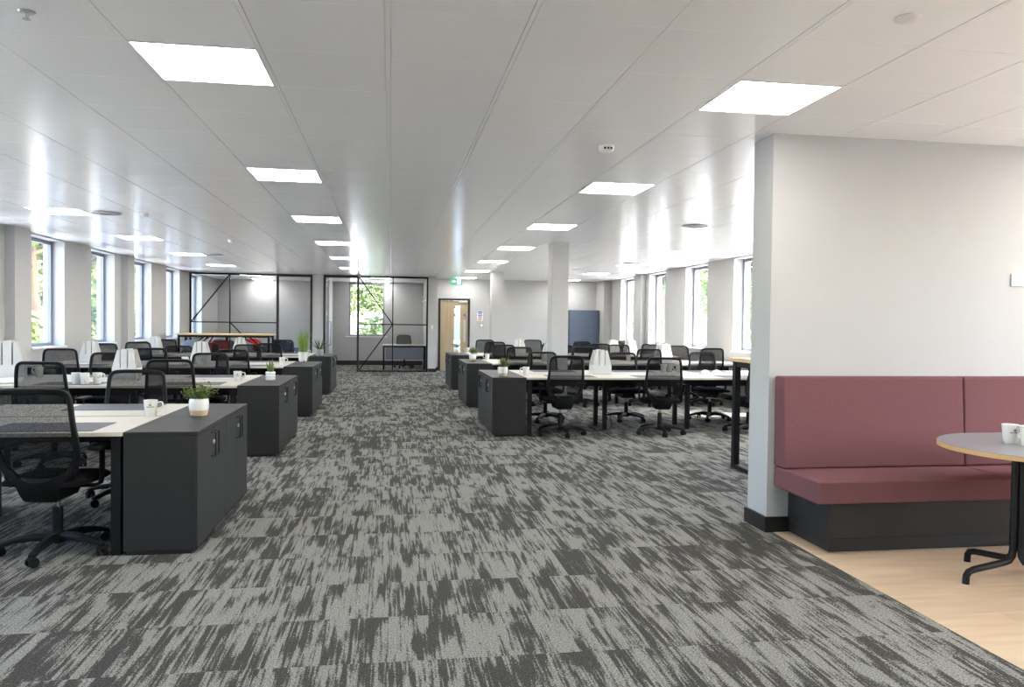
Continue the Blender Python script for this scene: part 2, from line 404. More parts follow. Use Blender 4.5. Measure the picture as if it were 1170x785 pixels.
# ---- glazed meeting room fronts
def bar(mb, x0, z0, x1, z1, w=.035, y=YM, d=.03):
    v = Vector((x1-x0, 0, z1-z0)); L = v.length; t = v/L; nrm = Vector((-t.z, 0, t.x))*w/2
    a = Vector((x0, 0, z0)); b = Vector((x1, 0, z1))
    pts = [(a+nrm), (b+nrm), (b-nrm), (a-nrm)]
    mb.prism([(p.x, p.z) for p in pts], 'y', y-d, y+d); return mb
zt = H-.002
gl = struct(thing('wall_glass_left', (0, 0, 0)))
fr = MB(); bar(fr, XL+.02, 0, XL+.02, zt, .045); bar(fr, XL+.043, zt-.025, -3.17, zt-.025, .045); bar(fr, XL+.043, .02, -3.17, .02, .035)
fr.build('frame', M['black'], gl)
bar(MB(), -4.42, .04, -4.42, zt-.05, .032, d=.025).build('mullion', M['black'], gl)
bar(MB(), XL+.043, 1.365, -4.44, 1.365, .03, d=.025).build('crossbar', M['black'], gl)
bar(MB(), -4.40, 1.365, -3.17, 1.365, .03, d=.025).build('crossbar', M['black'], gl)
bar(MB(), XL+.05, 1.385, -4.44, zt-.055, .03, d=.022).build('brace', M['black'], gl)
bar(MB(), -4.40, 1.35, -3.19, .05, .03, d=.022).build('brace', M['black'], gl)
for x0, x1 in ((XL+.043, -4.436), (-4.404, -3.17)): MB().box(x0, x1, YM-.006, YM+.006, .038, zt-.048).build('pane', M['glass'], gl)
d = struct(thing('door_2', (0, 0, 0)))
fr = MB(); bar(fr, -3.14, 0, -3.14, zt, .06, d=.06); bar(fr, -2.22, 0, -2.22, zt, .06, d=.06); bar(fr, -3.11, zt-.035, -2.25, zt-.035, .07, d=.06); fr.build('door_frame', M['darkframe'], d)
MB().box(-2.262, -2.25, YM+.07, YM+.93, .02, 2.62).build('glass_leaf', M['glass'], d)
for z in (2.45, 1.65, .25): MB().box(-2.266, -2.248, YM+.02, YM+.11, z-.06, z+.06).build('hinge', M['closer'], d)
MB().tube([(-2.27, YM+.85, .8), (-2.31, YM+.85, .8), (-2.31, YM+.85, 1.4), (-2.27, YM+.85, 1.4)], .011).build('pull_handle', M['chrome'], d)
gr = struct(thing('wall_glass_right', (0, 0, 0)))
fr = MB(); bar(fr, 1.025, 0, 1.025, zt, .045); bar(fr, -.90, zt-.025, 1.0, zt-.025, .045); bar(fr, -.90, .02, 1.0, .02, .035); fr.build('frame', M['black'], gr)
bar(MB(), .045, .04, .045, zt-.05, .03, d=.025).build('mullion', M['black'], gr)
bar(MB(), -.90, 1.355, .03, 1.355, .03, d=.025).build('crossbar', M['black'], gr)
bar(MB(), .06, 1.355, 1.0, 1.355, .03, d=.025).build('crossbar', M['black'], gr)
bar(MB(), -.89, zt-.06, .028, 1.375, .03, d=.022).build('brace', M['black'], gr)
bar(MB(), .028, 1.335, -.89, .05, .03, d=.022).build('brace', M['black'], gr)
for x0, x1 in ((-.90, .03), (.06, 1.0)): MB().box(x0, x1, YM-.006, YM+.006, .038, zt-.048).build('pane', M['glass'], gr)
d = struct(thing('door_3', (0, 0, 0)))
fr = MB(); bar(fr, -1.86, 0, -1.86, zt, .06, d=.06); bar(fr, -.93, 0, -.93, zt, .06, d=.06); bar(fr, -1.83, zt-.035, -.96, zt-.035, .07, d=.06); fr.build('door_frame', M['darkframe'], d)
MB().box(-1.815, -1.803, YM+.07, YM+.95, .02, 2.62).build('glass_leaf', M['glass'], d)
for z in (2.45, 1.65, .25): MB().box(-1.82, -1.798, YM+.02, YM+.11, z-.06, z+.06).build('hinge', M['closer'], d)
MB().tube([(-1.80, YM+.86, .72), (-1.75, YM+.86, .72), (-1.75, YM+.86, 1.42), (-1.80, YM+.86, 1.42)], .013).build('pull_handle', M['chrome'], d)

# ---- oak door
d = struct(thing('door_1', (0, YD, 0)))
fr = MB(); fr.box(1.39, 1.45, -.02, .16, 0, 2.15).box(2.27, 2.33, -.02, .16, 0, 2.15).box(1.45, 2.27, -.02, .16, 2.09, 2.15); fr.build('door_frame', M['skirting'], d)
lf = d
wall_o = MB()
for (x0, x1, z0_, z1_) in ((1.455, 1.86, .01, 2.085), (2.04, 2.265, .01, 2.085), (1.86, 2.04, .01, .30), (1.86, 2.04, 1.93, 2.085)): wall_o.box(x0, x1, .03, .075, z0_, z1_)
wall_o.build('door_leaf', M['oakdoor'], d)
MB().box(1.86, 2.04, .045, .058, .30, 1.93).build('vision_panel', M['dimglass'], d)
MB().box(2.0, 2.25, -.025, .03, 2.03, 2.08).build('door_closer', M['closer'], d)
MB().box(2.14, 2.21, .022, .03, .85, 1.52).build('pull_plate', M['closer'], d)
MB().lathe([(.0, 0), (.035, 0), (.035, .004), (0, .004)], 16).build('round_sign', M['blue'], d, loc=(2.175, .029, 1.66)).rotation_euler = (PI/2, 0, 0)

# ------------------------------------------------------------------ sky, sun, trees
world = bpy.data.worlds.new('world'); scene.world = world; world.use_nodes = True
nt = world.node_tree; bg = nt.nodes['Background']
sky = nt.nodes.new('ShaderNodeTexSky'); sky.sky_type = 'NISHITA'; sky.sun_disc = False
SUN_EL, SUN_AZ = math.radians(50), math.radians(28)
sundir = Vector((math.cos(SUN_EL)*math.cos(SUN_AZ), -math.cos(SUN_EL)*math.sin(SUN_AZ), math.sin(SUN_EL)))   # towards the sun
sky.sun_elevation = SUN_EL; sky.sun_rotation = math.atan2(sundir.x, sundir.y); sky.air_density = 1.0; sky.dust_density = 2.2; sky.ozone_density = 1
nt.links.new(sky.outputs[0], bg.inputs[0]); bg.inputs[1].default_value = 2.4
sl = bpy.data.lights.new('sun', 'SUN'); sl.energy = 15; sl.angle = .0095; sl.color = (1, .95, .87)
so = bpy.data.objects.new('sun', sl); COL.objects.link(so); so.rotation_euler = sundir.to_track_quat('Z', 'Y').to_euler(); so.location = (20, -10, 20)

gb = struct(MB().add([(-60, -40, -.35), (60, -40, -.35), (60, 80, -.35), (-60, 80, -.35)], [(0, 1, 2, 3)]).build('ground', M['ground']))
def make_tree(seed, h=7.5, cr=2.6, n=14000):
    rd = random.Random(seed); t = thing('tree')
    tr = MB(); tr.tube([(0, 0, -.4), (.08, .02, h*.25), (-.05, .06, h*.5), (0, 0, h*.8)], [.2, .16, .11, .05], 8)
    for k in range(9):
        a = k*2.4; z = h*(.28+.055*k); L = cr*.75
        tr.tube([(0, 0, z), (math.cos(a)*L*.5, math.sin(a)*L*.5, z+.5), (math.cos(a)*L, math.sin(a)*L, z+1.1)], [.06, .04, .015], 5)
    tr.build('trunk', M['bark'], t)
    lv = MB(); blobs = []
    for k in range(26):
        a = rd.uniform(0, 2*PI); q = rd.random(); z = h*(.12+.86*q); rad = cr*(1-.55*abs(q-.42))*rd.uniform(.35, .95)
        blobs.append((math.cos(a)*rad, math.sin(a)*rad, z, rd.uniform(.55, .95)))
    for k in range(n):
        bx, by, bz, br = blobs[k % len(blobs)]
        d_ = Vector((rd.gauss(0, 1), rd.gauss(0, 1), rd.gauss(0, 1))).normalized()*br*(rd.random()**.4)
        c = Vector((bx, by, bz))+d_; s = rd.uniform(.06, .12)
        u = Vector((rd.gauss(0, 1), rd.gauss(0, 1), rd.gauss(0, .6))).normalized(); v = u.cross(Vector((rd.gauss(0, 1), rd.gauss(0, 1), rd.gauss(0, 1)))).normalized()
        lv.add([c-u*s*1.5, c-v*s*.7, c+u*s*1.5, c+v*s*.7], [(0, 1, 2, 3)])
    lv.build('foliage', M['tree'], t)
    return t
t1 = make_tree(1); t2 = make_tree(5, 8.5, 2.9)
tl = [(t1, -10.8, 25.6, 0, 'leafy tree outside the nearest visible left window'), (t2, -11.8, 31.8, 1, 'tall leafy tree outside the left windows, second from the front'),
      (t1, -10.8, 38.0, 2, 'leafy tree outside the left windows, third from the front'), (t2, -11.8, 44.2, 3, 'tall leafy tree farthest away beyond the left windows'),
      (t1, .35, 32.8, 4, 'yellow-green tree filling the window of the glazed office'), (t2, -4.2, 40.5, 5, 'tall leafy tree behind the one filling the glazed office window'),
      (t2, 15.2, 29.0, 1, 'leafy tree outside the right windows beside the desks'), (t1, 14.5, 40.0, 3, 'leafy tree beyond the farthest right window')]
used = set()
for src, x, y, rz, lab in tl:
    if src.name in used: t = dup(src, (x, y, 0), rz)
    else: used.add(src.name); t = src; t.location = (x, y, 0); t.rotation_euler = (0, 0, rz)
    tag(t, lab, 'tree', 'trees outside the windows')

# ------------------------------------------------------------------ office chair
def smooth_path(pts, n):
    """Catmull-Rom through pts (open)"""
    P = [Vector(p) for p in pts]; P = [2*P[0]-P[1]]+P+[2*P[-1]-P[-2]]; out = []
    for i in range(1, len(P)-2):
        for k in range(n):
            t = k/n; a, b, c, d_ = P[i-1:i+3]
            out.append(.5*((2*b)+(c-a)*t+(2*a-5*b+4*c-d_)*t*t+(3*b-a-3*c+d_)*t*t*t))
    out.append(P[-2]); return out

def back_y(x, z):                  # the back leans and wraps forward at its sides
    return -.30+(1.0-z)*.17-.035*math.sin(max(0, min(1, (z-.46)/.54))*PI)+.055*(x/.22)**2*(.35+.65*(1-max(0, (z-.5)/.5)*.6))

def make_chair(kind='task'):
    t = thing('office_chair')
    half = [(0, 1.0), (.10, 1.0), (.165, .995), (.196, .972), (.207, .93), (.216, .82), (.223, .70), (.218, .62), (.190, .54), (.135, .485), (.07, .462), (0, .455)]
    hp = smooth_path([(a, 0, b) for a, b in half], 3)
    ring = [(p.x, p.z) for p in hp]+[(-p.x, p.z) for p in reversed(hp[1:-1])]
    path = [(x, back_y(x, z), z) for x, z in ring]
    wid = [((.014+.011*max(0, min(1, (.78-z)/.25))), .014) for x, z in ring]
    # swept band: wider in the plane of the back towards the U at the bottom
    mb = MB(); m = len(path); vs = []
    for i, p in enumerate(path):
        p = Vector(p); a = Vector(path[i-1]); b = Vector(path[(i+1) % m]); tt = (b-a).normalized(); nn = Vector((0, 1, .15)).normalized()
        s_ = tt.cross(nn).normalized(); w_, d_ = wid[i]
        for (q, e) in ((-1, -.6), (-.6, -1), (.6, -1), (1, -.6), (1, .6), (.6, 1), (-.6, 1), (-1, .6)): vs.append(p+s_*w_*q+nn*d_*e)
    mb.add(vs, [(i*8+k, ((i+1) % m)*8+k, ((i+1) % m)*8+(k+1) % 8, i*8+(k+1) % 8) for i in range(m) for k in range(8)])
    mb.build('back_frame', M['plastic2'], t, smooth=True)
    # mesh membrane inside the ring
    rows = 16; cols = 10; hs = sorted([(p.z, p.x) for p in hp]); vs = []; 
    def hx_(z):
        for (z0_, x0_), (z1_, x1_) in zip(hs, hs[1:]):
            if z0_ <= z <= z1_ and z1_ > z0_: return x0_+(x1_-x0_)*(z-z0_)/(z1_-z0_)
        return .1
    for i in range(rows+1):
        z = .458+(.998-.458)*(i/rows); h_ = hx_(z)
        for k in range(cols+1):
            x = -h_+2*h_*k/cols; vs.append((x, back_y(x, z)-.002, z))
    MB().add(vs, [(i*(cols+1)+k, i*(cols+1)+k+1, (i+1)*(cols+1)+k+1, (i+1)*(cols+1)+k) for i in range(rows) for k in range(cols)]).build('back_mesh', M['mesh'], t, smooth=True)
    # lower shell joining the back to the mechanism
    sh = MB(); vs = []
    prof = [(.535, .150, -.245), (.49, .150, -.243), (.445, .128, -.238), (.40, .112, -.228), (.355, .098, -.205), (.34, .085, -.185)]
    for z, w_, y in prof:
        for k in range(7):
            x = -w_+2*w_*k/6; yy = y+.03*(x/.15)**2; vs.append((x, yy, z if z < .5 else .463+.075*(abs(x)/.15)**2.2))
    n7 = len(vs); vs += [(v[0], v[1]+.022, v[2]) for v in vs]
    fs = []
    for i in range(5):
        for k in range(6):
            a = i*7+k; fs += [(a, a+1, a+8, a+7), (n7+a, n7+a+7, n7+a+8, n7+a+1)]
    edge = [k for k in range(7)]+[i*7+6 for i in range(1, 6)]+[5*7+k for k in range(5, -1, -1)]+[i*7 for i in range(4, 0, -1)]
    for a, b in zip(edge, edge[1:]+edge[:1]): fs.append((a, b, n7+b, n7+a))
    sh.add(vs, fs).box(-.05, .05, -.20, -.10, .345, .395).build('back_support', M['plastic'], t, smooth=True)
    # seat
    s = MB(); vs = []; nx, ny = 10, 10
    def seat_pt(i, k, top):
        u = -1+2*i/nx; v = -1+2*k/ny
        # squircle outline
        x = .245*u*(1-.10*v*v*abs(u)**3)*(1-.05*max(0, -v)); y = .01+.235*v*(1-.10*u*u*abs(v)**3)
        e = max(abs(u), abs(v))**6
        z = (.485-.03*e-.02*max(0, v)**3+.008*u*u) if top else (.425+.012*e)
        return (x, y, z)
    for top in (1, 0):
        for i in range(nx+1):
            for k in range(ny+1): vs.append(seat_pt(i, k, top))
    n1 = (nx+1)*(ny+1); fs = []
    for i in range(nx):
        for k in range(ny):
            a = i*(ny+1)+k; fs += [(a, a+ny+1, a+ny+2, a+1), (n1+a, n1+a+1, n1+a+ny+2, n1+a+ny+1)]
    edge = [(0, k) for k in range(ny)]+[(i, ny) for i in range(nx)]+[(nx, k) for k in range(ny, 0, -1)]+[(i, 0) for i in range(nx, 0, -1)]
    ids = [i*(ny+1)+k for i, k in edge]
    for a, b in zip(ids, ids[1:]+ids[:1]): fs.append((a, b, n1+b, n1+a))
    s.add(vs, fs).build('seat', M['fabric'], t, smooth=True)
    MB().prism([(-.20, .36), (-.16, .345), (.06, .345), (.12, .385), (.12, .42), (-.20, .42)], 'x', -.09, .09).build('mechanism', M['plastic'], t, bevel=.006)
    for sx in (-1, 1):
        a = MB().tube([(sx*.12, -.03, .412), (sx*.235, -.03, .412), (sx*.268, -.03, .43), (sx*.275, -.03, .47), (sx*.275, -.03, .635)], [(.03, .012)]*5, 8).build('armrest', M['plastic'], t)
        MB().box(sx*.275-.038, sx*.275+.038, -.14, .10, .635, .662).build('arm_pad', M['plastic2'], a, bevel=.011)
    MB().lathe([(.0, .06), (.03, .06), (.03, .27), (.026, .28), (0, .28)], 16).build('gas_lift', M['plastic'], t, smooth=True)
    MB().lathe([(.0, .27), (.014, .27), (.014, .35), (0, .35)], 12).build('piston', M['chrome'], t, smooth=True)
    b = MB(); b.lathe([(0, .062), (.042, .062), (.05, .08), (.046, .118), (.036, .13), (0, .13)], 20)
    for k in range(5):
        a = -PI/2+k*2*PI/5+.05; ca, sa = math.cos(a), math.sin(a); pts = [(.03, .095), (.12, .105), (.22, .093), (.305, .072), (.318, .066)]; w_ = [.028, .025, .021, .018, .016]; h_ = [.026, .022, .017, .013, .010]; vs = []
        for (r_, z), ww, hh in zip(pts, w_, h_):
            for (q, e) in ((-1, -1), (1, -1), (1, .4), (.55, 1), (-.55, 1), (-1, .4)): vs.append((r_*ca-ww*q*sa, r_*sa+ww*q*ca, z+hh*e))
        fs = [(i*6+j, (i+1)*6+j, (i+1)*6+(j+1) % 6, i*6+(j+1) % 6) for i in range(4) for j in range(6)]+[(0, 1, 2, 3, 4, 5), (29, 28, 27, 26, 25, 24)]
        b.add(vs, fs)
    b.build('base', M['plastic2'], t, smooth=True)
    for k in range(5):
        a = -PI/2+k*2*PI/5+.05; p = Vector((.305*math.cos(a), .305*math.sin(a), 0)); ax = Vector((math.cos(a+.9), math.sin(a+.9), 0))
        c = MB(); o_ = p+Vector((0, 0, .029))
        for s_ in (-1, 1): c.cyl(o_+ax*s_*.009, o_+ax*s_*.026, .029, None, 14)
        c.cyl(p+Vector((0, 0, .03)), p+Vector((0, 0, .072)), .009, None, 8)
        hd = Vector((-ax.y, ax.x, 0)); c.tube([o_+hd*.02+Vector((0, 0, .018)), o_+Vector((0, 0, .034)), o_-hd*.024+Vector((0, 0, .016))], [(.02, .006)]*3, 6)
        c.build('caster', M['plastic'], t, smooth=True)
    return t
CH = make_chair(); ch_used = [False]
def chair(x, ytop, rz, label, face=1, zs=1.0, grp='black mesh office chairs around the desk benches'):
    """x, ytop: where the top of the backrest stands; face=1 sits facing away from the viewer, -1 towards"""
    a = rz+(0 if face == 1 else PI)
    px, py = x-(.30*math.sin(a)), ytop+.30*math.cos(a)
    if not ch_used[0]: c = CH; ch_used[0] = True; c.location = (px, py, 0); c.rotation_euler = (0, 0, a)
    else: c = dup(CH, (px, py, 0), a)
    c.scale = (1, 1, zs)
    tag(c, label, 'chair', grp)

LB = ['nearest', 'second', 'third', 'farthest']; RB = ['nearest', 'middle', 'farthest']
seat_n = ['seat next to the cabinets', 'second seat from the cabinets', 'third seat from the cabinets', 'fourth seat from the cabinets']
def clab(side, row, front, col):
    nm = (LB if side == 'left' else RB)[row]
    return 'black mesh chair, %s side of %s %s bench, %s' % ('near' if front else 'far', nm, side, seat_n[col])
def q(side, row, front, col, x, y, rz=0, zs=1.0): chair(x, y, rz, clab(side, row, front, col), 1 if front else -1, zs)
# left of the aisle
q('left', 0, 1, 0, -2.01, 4.73, -.10); q('left', 0, 0, 0, -2.05, 6.76, .06, .985)
q('left', 1, 1, 0, -2.15, 8.05, .05, 1.01); q('left', 1, 1, 1, -3.20, 7.72, -.04); q('left', 1, 0, 0, -2.23, 10.2, -.03, .99); q('left', 1, 0, 1, -3.41, 10.2, .05, .99)
q('left', 2, 1, 0, -2.24, 11.58, .08, .985); q('left', 2, 1, 1, -3.35, 11.58); q('left', 2, 1, 2, -4.51, 11.52, .05, .985); q('left', 2, 0, 0, -2.39, 13.65, 0, 1.0); q('left', 2, 0, 1, -3.49, 13.65, .05, .97); q('left', 2, 0, 2, -4.66, 13.65, -.05, 1.0)
q('left', 3, 1, 0, -2.25, 15.03, -.05, .985); q('left', 3, 1, 1, -3.36, 15.03, 0, .98); q('left', 3, 1, 2, -4.56, 15.03, .05, .99); q('left', 3, 0, 0, -2.28, 17.2, 0, 1.0); q('left', 3, 0, 1, -3.5, 17.2, .05, .98); q('left', 3, 0, 2, -4.66, 17.2, 0, .99)
# right of the aisle
q('right', 0, 1, 0, 2.16, 9.38, .06, 1.015); q('right', 0, 1, 1, 3.42, 9.38, -.16, 1.0); q('right', 0, 1, 2, 4.78, 9.40, .25, 1.0)
q('right', 0, 0, 0, 2.23, 11.38, 0, .99); q('right', 0, 0, 1, 3.46, 11.38, -.03, .99); q('right', 0, 0, 2, 4.73, 11.38, .08, 1.0)
q('right', 1, 1, 0, 2.14, 12.86, .04, 1.015); q('right', 1, 1, 1, 3.26, 12.86, 0, 1.02); q('right', 1, 1, 2, 4.41, 12.86, -.04, 1.0); q('right', 1, 1, 3, 5.56, 12.86, .05, 1.02)
q('right', 1, 0, 0, 2.14, 14.8, .05, 1.0); q('right', 1, 0, 1, 3.30, 14.8, 0, 1.0); q('right', 1, 0, 2, 4.43, 14.8, -.05, 1.02); q('right', 1, 0, 3, 5.65, 14.8, .05, 1.01)
q('right', 2, 1, 0, 2.18, 16.25, .05, 1.02); q('right', 2, 1, 1, 3.4, 16.25, 0, 1.0); q('right', 2, 1, 2, 4.46, 16.25, -.04, 1.0); q('right', 2, 1, 3, 5.61, 16.25, .05, 1.0)
q('right', 2, 0, 0, 2.2, 18.3, 0, 1.02); q('right', 2, 0, 1, 3.35, 18.3, .05, 1.03); q('right', 2, 0, 2, 4.56, 18.3, 0, 1.0); q('right', 2, 0, 3, 5.68, 18.3, -.05, 1.03)

# ------------------------------------------------------------------ benches, cabinets
DZ = .74
def bench(xa, n, dw, y0, y1, sgn, label):
    """bench of n desks side by side, two rows back to back; runs from xa in direction sgn"""
    t = thing('bench_desk', (xa, y0, 0)); D = y1-y0; g = .022; top = .025
    for i in range(n):
        x0, x1 = sorted((sgn*(i*dw+.002), sgn*((i+1)*dw-.002)))
        for a, b in ((0, D/2-g), (D/2+g, D)):
            MB().box(x0, x1, a, b, DZ-top, DZ).build('desktop', M['desk'], t, bevel=.002, seg=1)
    X = sgn*n*dw; x0, x1 = sorted((sgn*.06, X-sgn*.06))
    MB().box(x0, x1, D/2-.26, D/2-.21, DZ-top-.055, DZ-top).box(x0, x1, D/2+.21, D/2+.26, DZ-top-.055, DZ-top).build('beam', M['black'], t)
    MB().box(x0, x1, .05, .09, DZ-top-.025, DZ-top).build('front_rail', M['black'], t)
    MB().box(x0, x1, D-.09, D-.05, DZ-top-.025, DZ-top).build('rear_rail', M['black'], t)
    xa_, xb_ = sorted((sgn*.15, X-sgn*.15)); tr = MB()
    tr.box(xa_, xb_, D/2-.12, D/2+.12, DZ-.16, DZ-.152).box(xa_, xb_, D/2-.12, D/2-.112, DZ-.16, DZ-.09).box(xa_, xb_, D/2+.112, D/2+.12, DZ-.16, DZ-.09)
    tr.build('cable_tray', M['black'], t)
    for i in range(n+1):
        x = sgn*(i*dw); x += sgn*.045 if i == 0 else (-sgn*.045 if i == n else 0)
        for yy in ((.045, D-.045) if i in (0, n) else (D/2-.235, D/2+.235)):
            MB().box(x-.027, x+.027, yy-.027, yy+.027, 0, DZ-top).build('leg', M['black'], t)
        MB().box(x-.02, x+.02, .07 if i in (0, n) else D/2-.21, D-.07 if i in (0, n) else D/2+.21, DZ-top-.05, DZ-top-.002).build('cross_rail', M['black'], t)
    tag(t, label, 'desk', 'white-topped bench desks')
    return t

def make_cabinet(W, D, sgn):
    """two-door cabinet: width W along y, depth D along x; doors on the side facing sgn*x; origin at the corner x=0,y=0 of the desk side"""
    t = thing('storage_cabinet'); X = lambda a, b: sorted((sgn*a, sgn*b))
    x0, x1 = X(.0, D-.022); MB().box(x0, x1, .001, W-.001, .025, DZ-.022).build('body', M['cabinet'], t, bevel=.0015, seg=1)
    x0, x1 = X(.0, D); MB().box(x0, x1, .0, W, DZ-.021, DZ).build('top_panel', M['cabinet'], t, bevel=.0015, seg=1)
    x0, x1 = X(.012, D-.035); MB().box(x0, x1, .012, W-.012, 0, .025).build('plinth', M['skirting'], t)
    for k in range(2):
        y0, y1 = (.003, W/2-.0015) if k == 0 else (W/2+.0015, W-.003)
        x0, x1 = X(D-.020, D-.001)
        dr = MB().box(x0, x1, y0, y1, .03, DZ-.024).build('door', M['cabinet'], t, bevel=.001, seg=1)
        yh = W/2-.045 if k == 0 else W/2+.045; xa = sgn*(D-.001); xb = sgn*(D+.028); zz = (.53, .685)
        MB().tube([(xa, yh, zz[0]), (xb, yh, zz[0]), (xb, yh, zz[1]), (xa, yh, zz[1])], .0055, 4).build('handle', M['black'], dr)
        if k == 1: MB().cyl((xa, W/2+.020, .615), (sgn*(D+.012), W/2+.020, .615), .014, None, 12).build('lock', M['closer'], dr)
    return t
LY = [4.89, 8.34, 11.83, 15.34]; LD = 1.64
RY = [9.58, 12.96, 16.40]; RD = 1.60
cl = make_cabinet(LD/2-.001, .42, 1); cr = make_cabinet(RD/2-.001, .43, -1); first = {1: True, -1: True}
for side, ys, dep, nm in (('left', LY, LD, LB), ('right', RY, RD, RB)):
    for i, y in enumerate(ys):
        for k in range(2):
            src, sg, x = (cl, 1, -1.565) if side == 'left' else (cr, -1, 1.685)
            loc = (x, y+k*dep/2, 0)
            if first[sg]: c = src; first[sg] = False; c.location = loc
            else: c = dup(src, loc)
            tag(c, 'dark grey two-door cabinet at the %s bench %s of the aisle, %s half' % (nm[i], side, ('near', 'far')[k]), 'cabinet', 'grey cabinets closing off the benches')
        if side == 'left': bench(-1.568, 3, 1.18, y, y+dep, -1, 'white-topped bench desk with black legs, %s left of the aisle' % nm[i])
        else: bench(1.688, 4, 1.17, y, y+dep, 1, 'white-topped bench desk with black legs, %s right of the aisle' % nm[i])

# desk pads: one per seat on the benches
pad = None
def pads(side, i, front, col, x, y):
    global pad
    z = DZ
    if pad is None: pad = MB().box(-.31, .31, -.20, .20, .0005, .004).build('desk_pad', M['pad'], bevel=.001, seg=1); o = pad
    else: o = pad.copy(); COL.objects.link(o)
    o.location = (x, y, z)
    tag(o, 'dark grey desk pad, %s side of %s %s bench, %s' % ('near' if front else 'far', (LB if side == 'left' else RB)[i], side, seat_n[col].replace('seat next to', 'next to').replace(' seat', '')), 'desk pad', 'grey desk pads on the benches')
for i, y in enumerate(LY):
    for c in range(3):
        pads('left', i, 1, c, -2.06-1.18*c, y+.25); pads('left', i, 0, c, -2.06-1.18*c, y+LD-.25)
for i, y in enumerate(RY):
    for c in range(4):
        pads('right', i, 1, c, 2.30+1.17*c, y+.25); pads('right', i, 0, c, 2.30+1.17*c, y+RD-.25)

# ------------------------------------------------------------------ mugs
def make_mug():
    t = thing('mug')
    MB().lathe([(0, .0), (.029, .0), (.032, .003), (.041, .095), (.0415, .098), (.039, .097), (.030, .008), (0, .008)], 28).build('body', M['ceramic'], t, smooth=True)
    MB().tube(smooth_path([(.036, 0, .082), (.062, 0, .084), (.070, 0, .066), (.064, 0, .040), (.034, 0, .028)], 4), .0055, 8).build('handle', M['ceramic'], t, smooth=True)
    lg = MB()
    def patch(a0, a1, z0_, z1_, n_=3):
        vs = []
        for k in range(n_+1):
            a = -PI/2+(a0+(a1-a0)*k/n_)
            for z in (z0_, z1_):
                r_ = .032+.009*(z-.003)/.092+.0006; vs.append((r_*math.cos(a), r_*math.sin(a), z))
        lg.add(vs, [(2*k, 2*k+2, 2*k+3, 2*k+1) for k in range(n_)])
    patch(-.16, -.05, .070, .074); patch(.05, .16, .070, .074); patch(-.16, .16, .066, .070); patch(-.10, .10, .074, .077)
    for k in range(11):
        a = -.62+k*.115; patch(a, a+.085, .056, .061, 1)
    lg.build('logo', M['brownink'], t)
    return t
MUG = make_mug(); mug_used = [False]
def mug(x, y, z, rz, label, grp='white logo mugs'):
    if not mug_used[0]: m_ = MUG; mug_used[0] = True; m_.location = (x, y, z); m_.rotation_euler = (0, 0, rz)
    else: m_ = dup(MUG, (x, y, z), rz)
    m_.scale = (1.12, 1.12, 1.15)
    tag(m_, label, 'mug', grp)
mug(-1.645, 5.70, DZ, .2, 'white logo mug beside the pot plant on the nearest left bench')
mug(-1.67, 8.93, DZ, .1, 'white mug beside the ribbed white plant pot')
mug(-1.66, 12.40, DZ, .2, 'white mug beside the feathery grass plant')
mug(-1.66, 15.9, DZ, .1, 'white mug beside the spiky plant in the grey pot')
mug(-3.98, 9.62, DZ, PI, 'lone white mug far along the second left bench near the windows')
for k, (dx, dy) in enumerate(((-.10, .04), (0, -.01), (.10, .05))):
    mug(-3.085+dx, 8.50+dy, DZ+.0045, (2.4, -1.2, .9)[k], 'white mug in the cluster of three on the second left bench, %s' % ('nearest the windows', 'in the middle', 'nearest the aisle')[k])
for k, (dx, dy) in enumerate(((-.11, .0), (0, .06), (.11, -.02))):
    mug(-2.98+dx, 12.4+dy, DZ, -.5+.9*k, 'white mug in the cluster of three on the third left bench, %s' % ('nearest the windows', 'in the middle', 'nearest the aisle')[k])
mug(1.745, 9.98, DZ, PI+.1, 'white mug beside the bushy plant on the nearest right bench')
mug(1.76, 14.25, DZ, PI, 'white mug beside the potted plant on the middle right bench')
mug(1.76, 17.9, DZ, PI, 'white mug beside the potted plant on the farthest right bench')
for k, (dx, dy) in enumerate(((-.11, .0), (0, .05), (.11, -.02))):
    mug(4.01+dx, 10.75+dy, DZ, .8+.9*k, 'white mug in the cluster of three on the nearest right bench, %s' % ('nearest the aisle', 'in the middle', 'nearest the windows')[k])
mug(4.42, 14.1, DZ, 1, 'white mug on the middle right bench in front of the white organiser')
mug(3.615, 4.06, .742, -.15, 'white logo mug standing alone on the round-ended table by the banquette')
mug(3.658, 3.975, .742, .2, 'white logo mug at the edge of view on the round-ended table')

bw = MB().lathe([(.072, 0), (.074, .004), (.066, .030), (.045, .055), (.02, .064), (0, .066)], 24).build('bowl', M['ceramic'], loc=(4.32, 10.25, DZ), smooth=True)
tag(bw, 'upturned white bowl on the nearest right bench, closest to the mug cluster', 'bowl', 'upturned white bowls')
b2 = bw.copy(); COL.objects.link(b2); b2.location = (4.50, 10.27, DZ); tag(b2, 'upturned white bowl on the nearest right bench, closer to the windows', 'bowl', 'upturned white bowls')

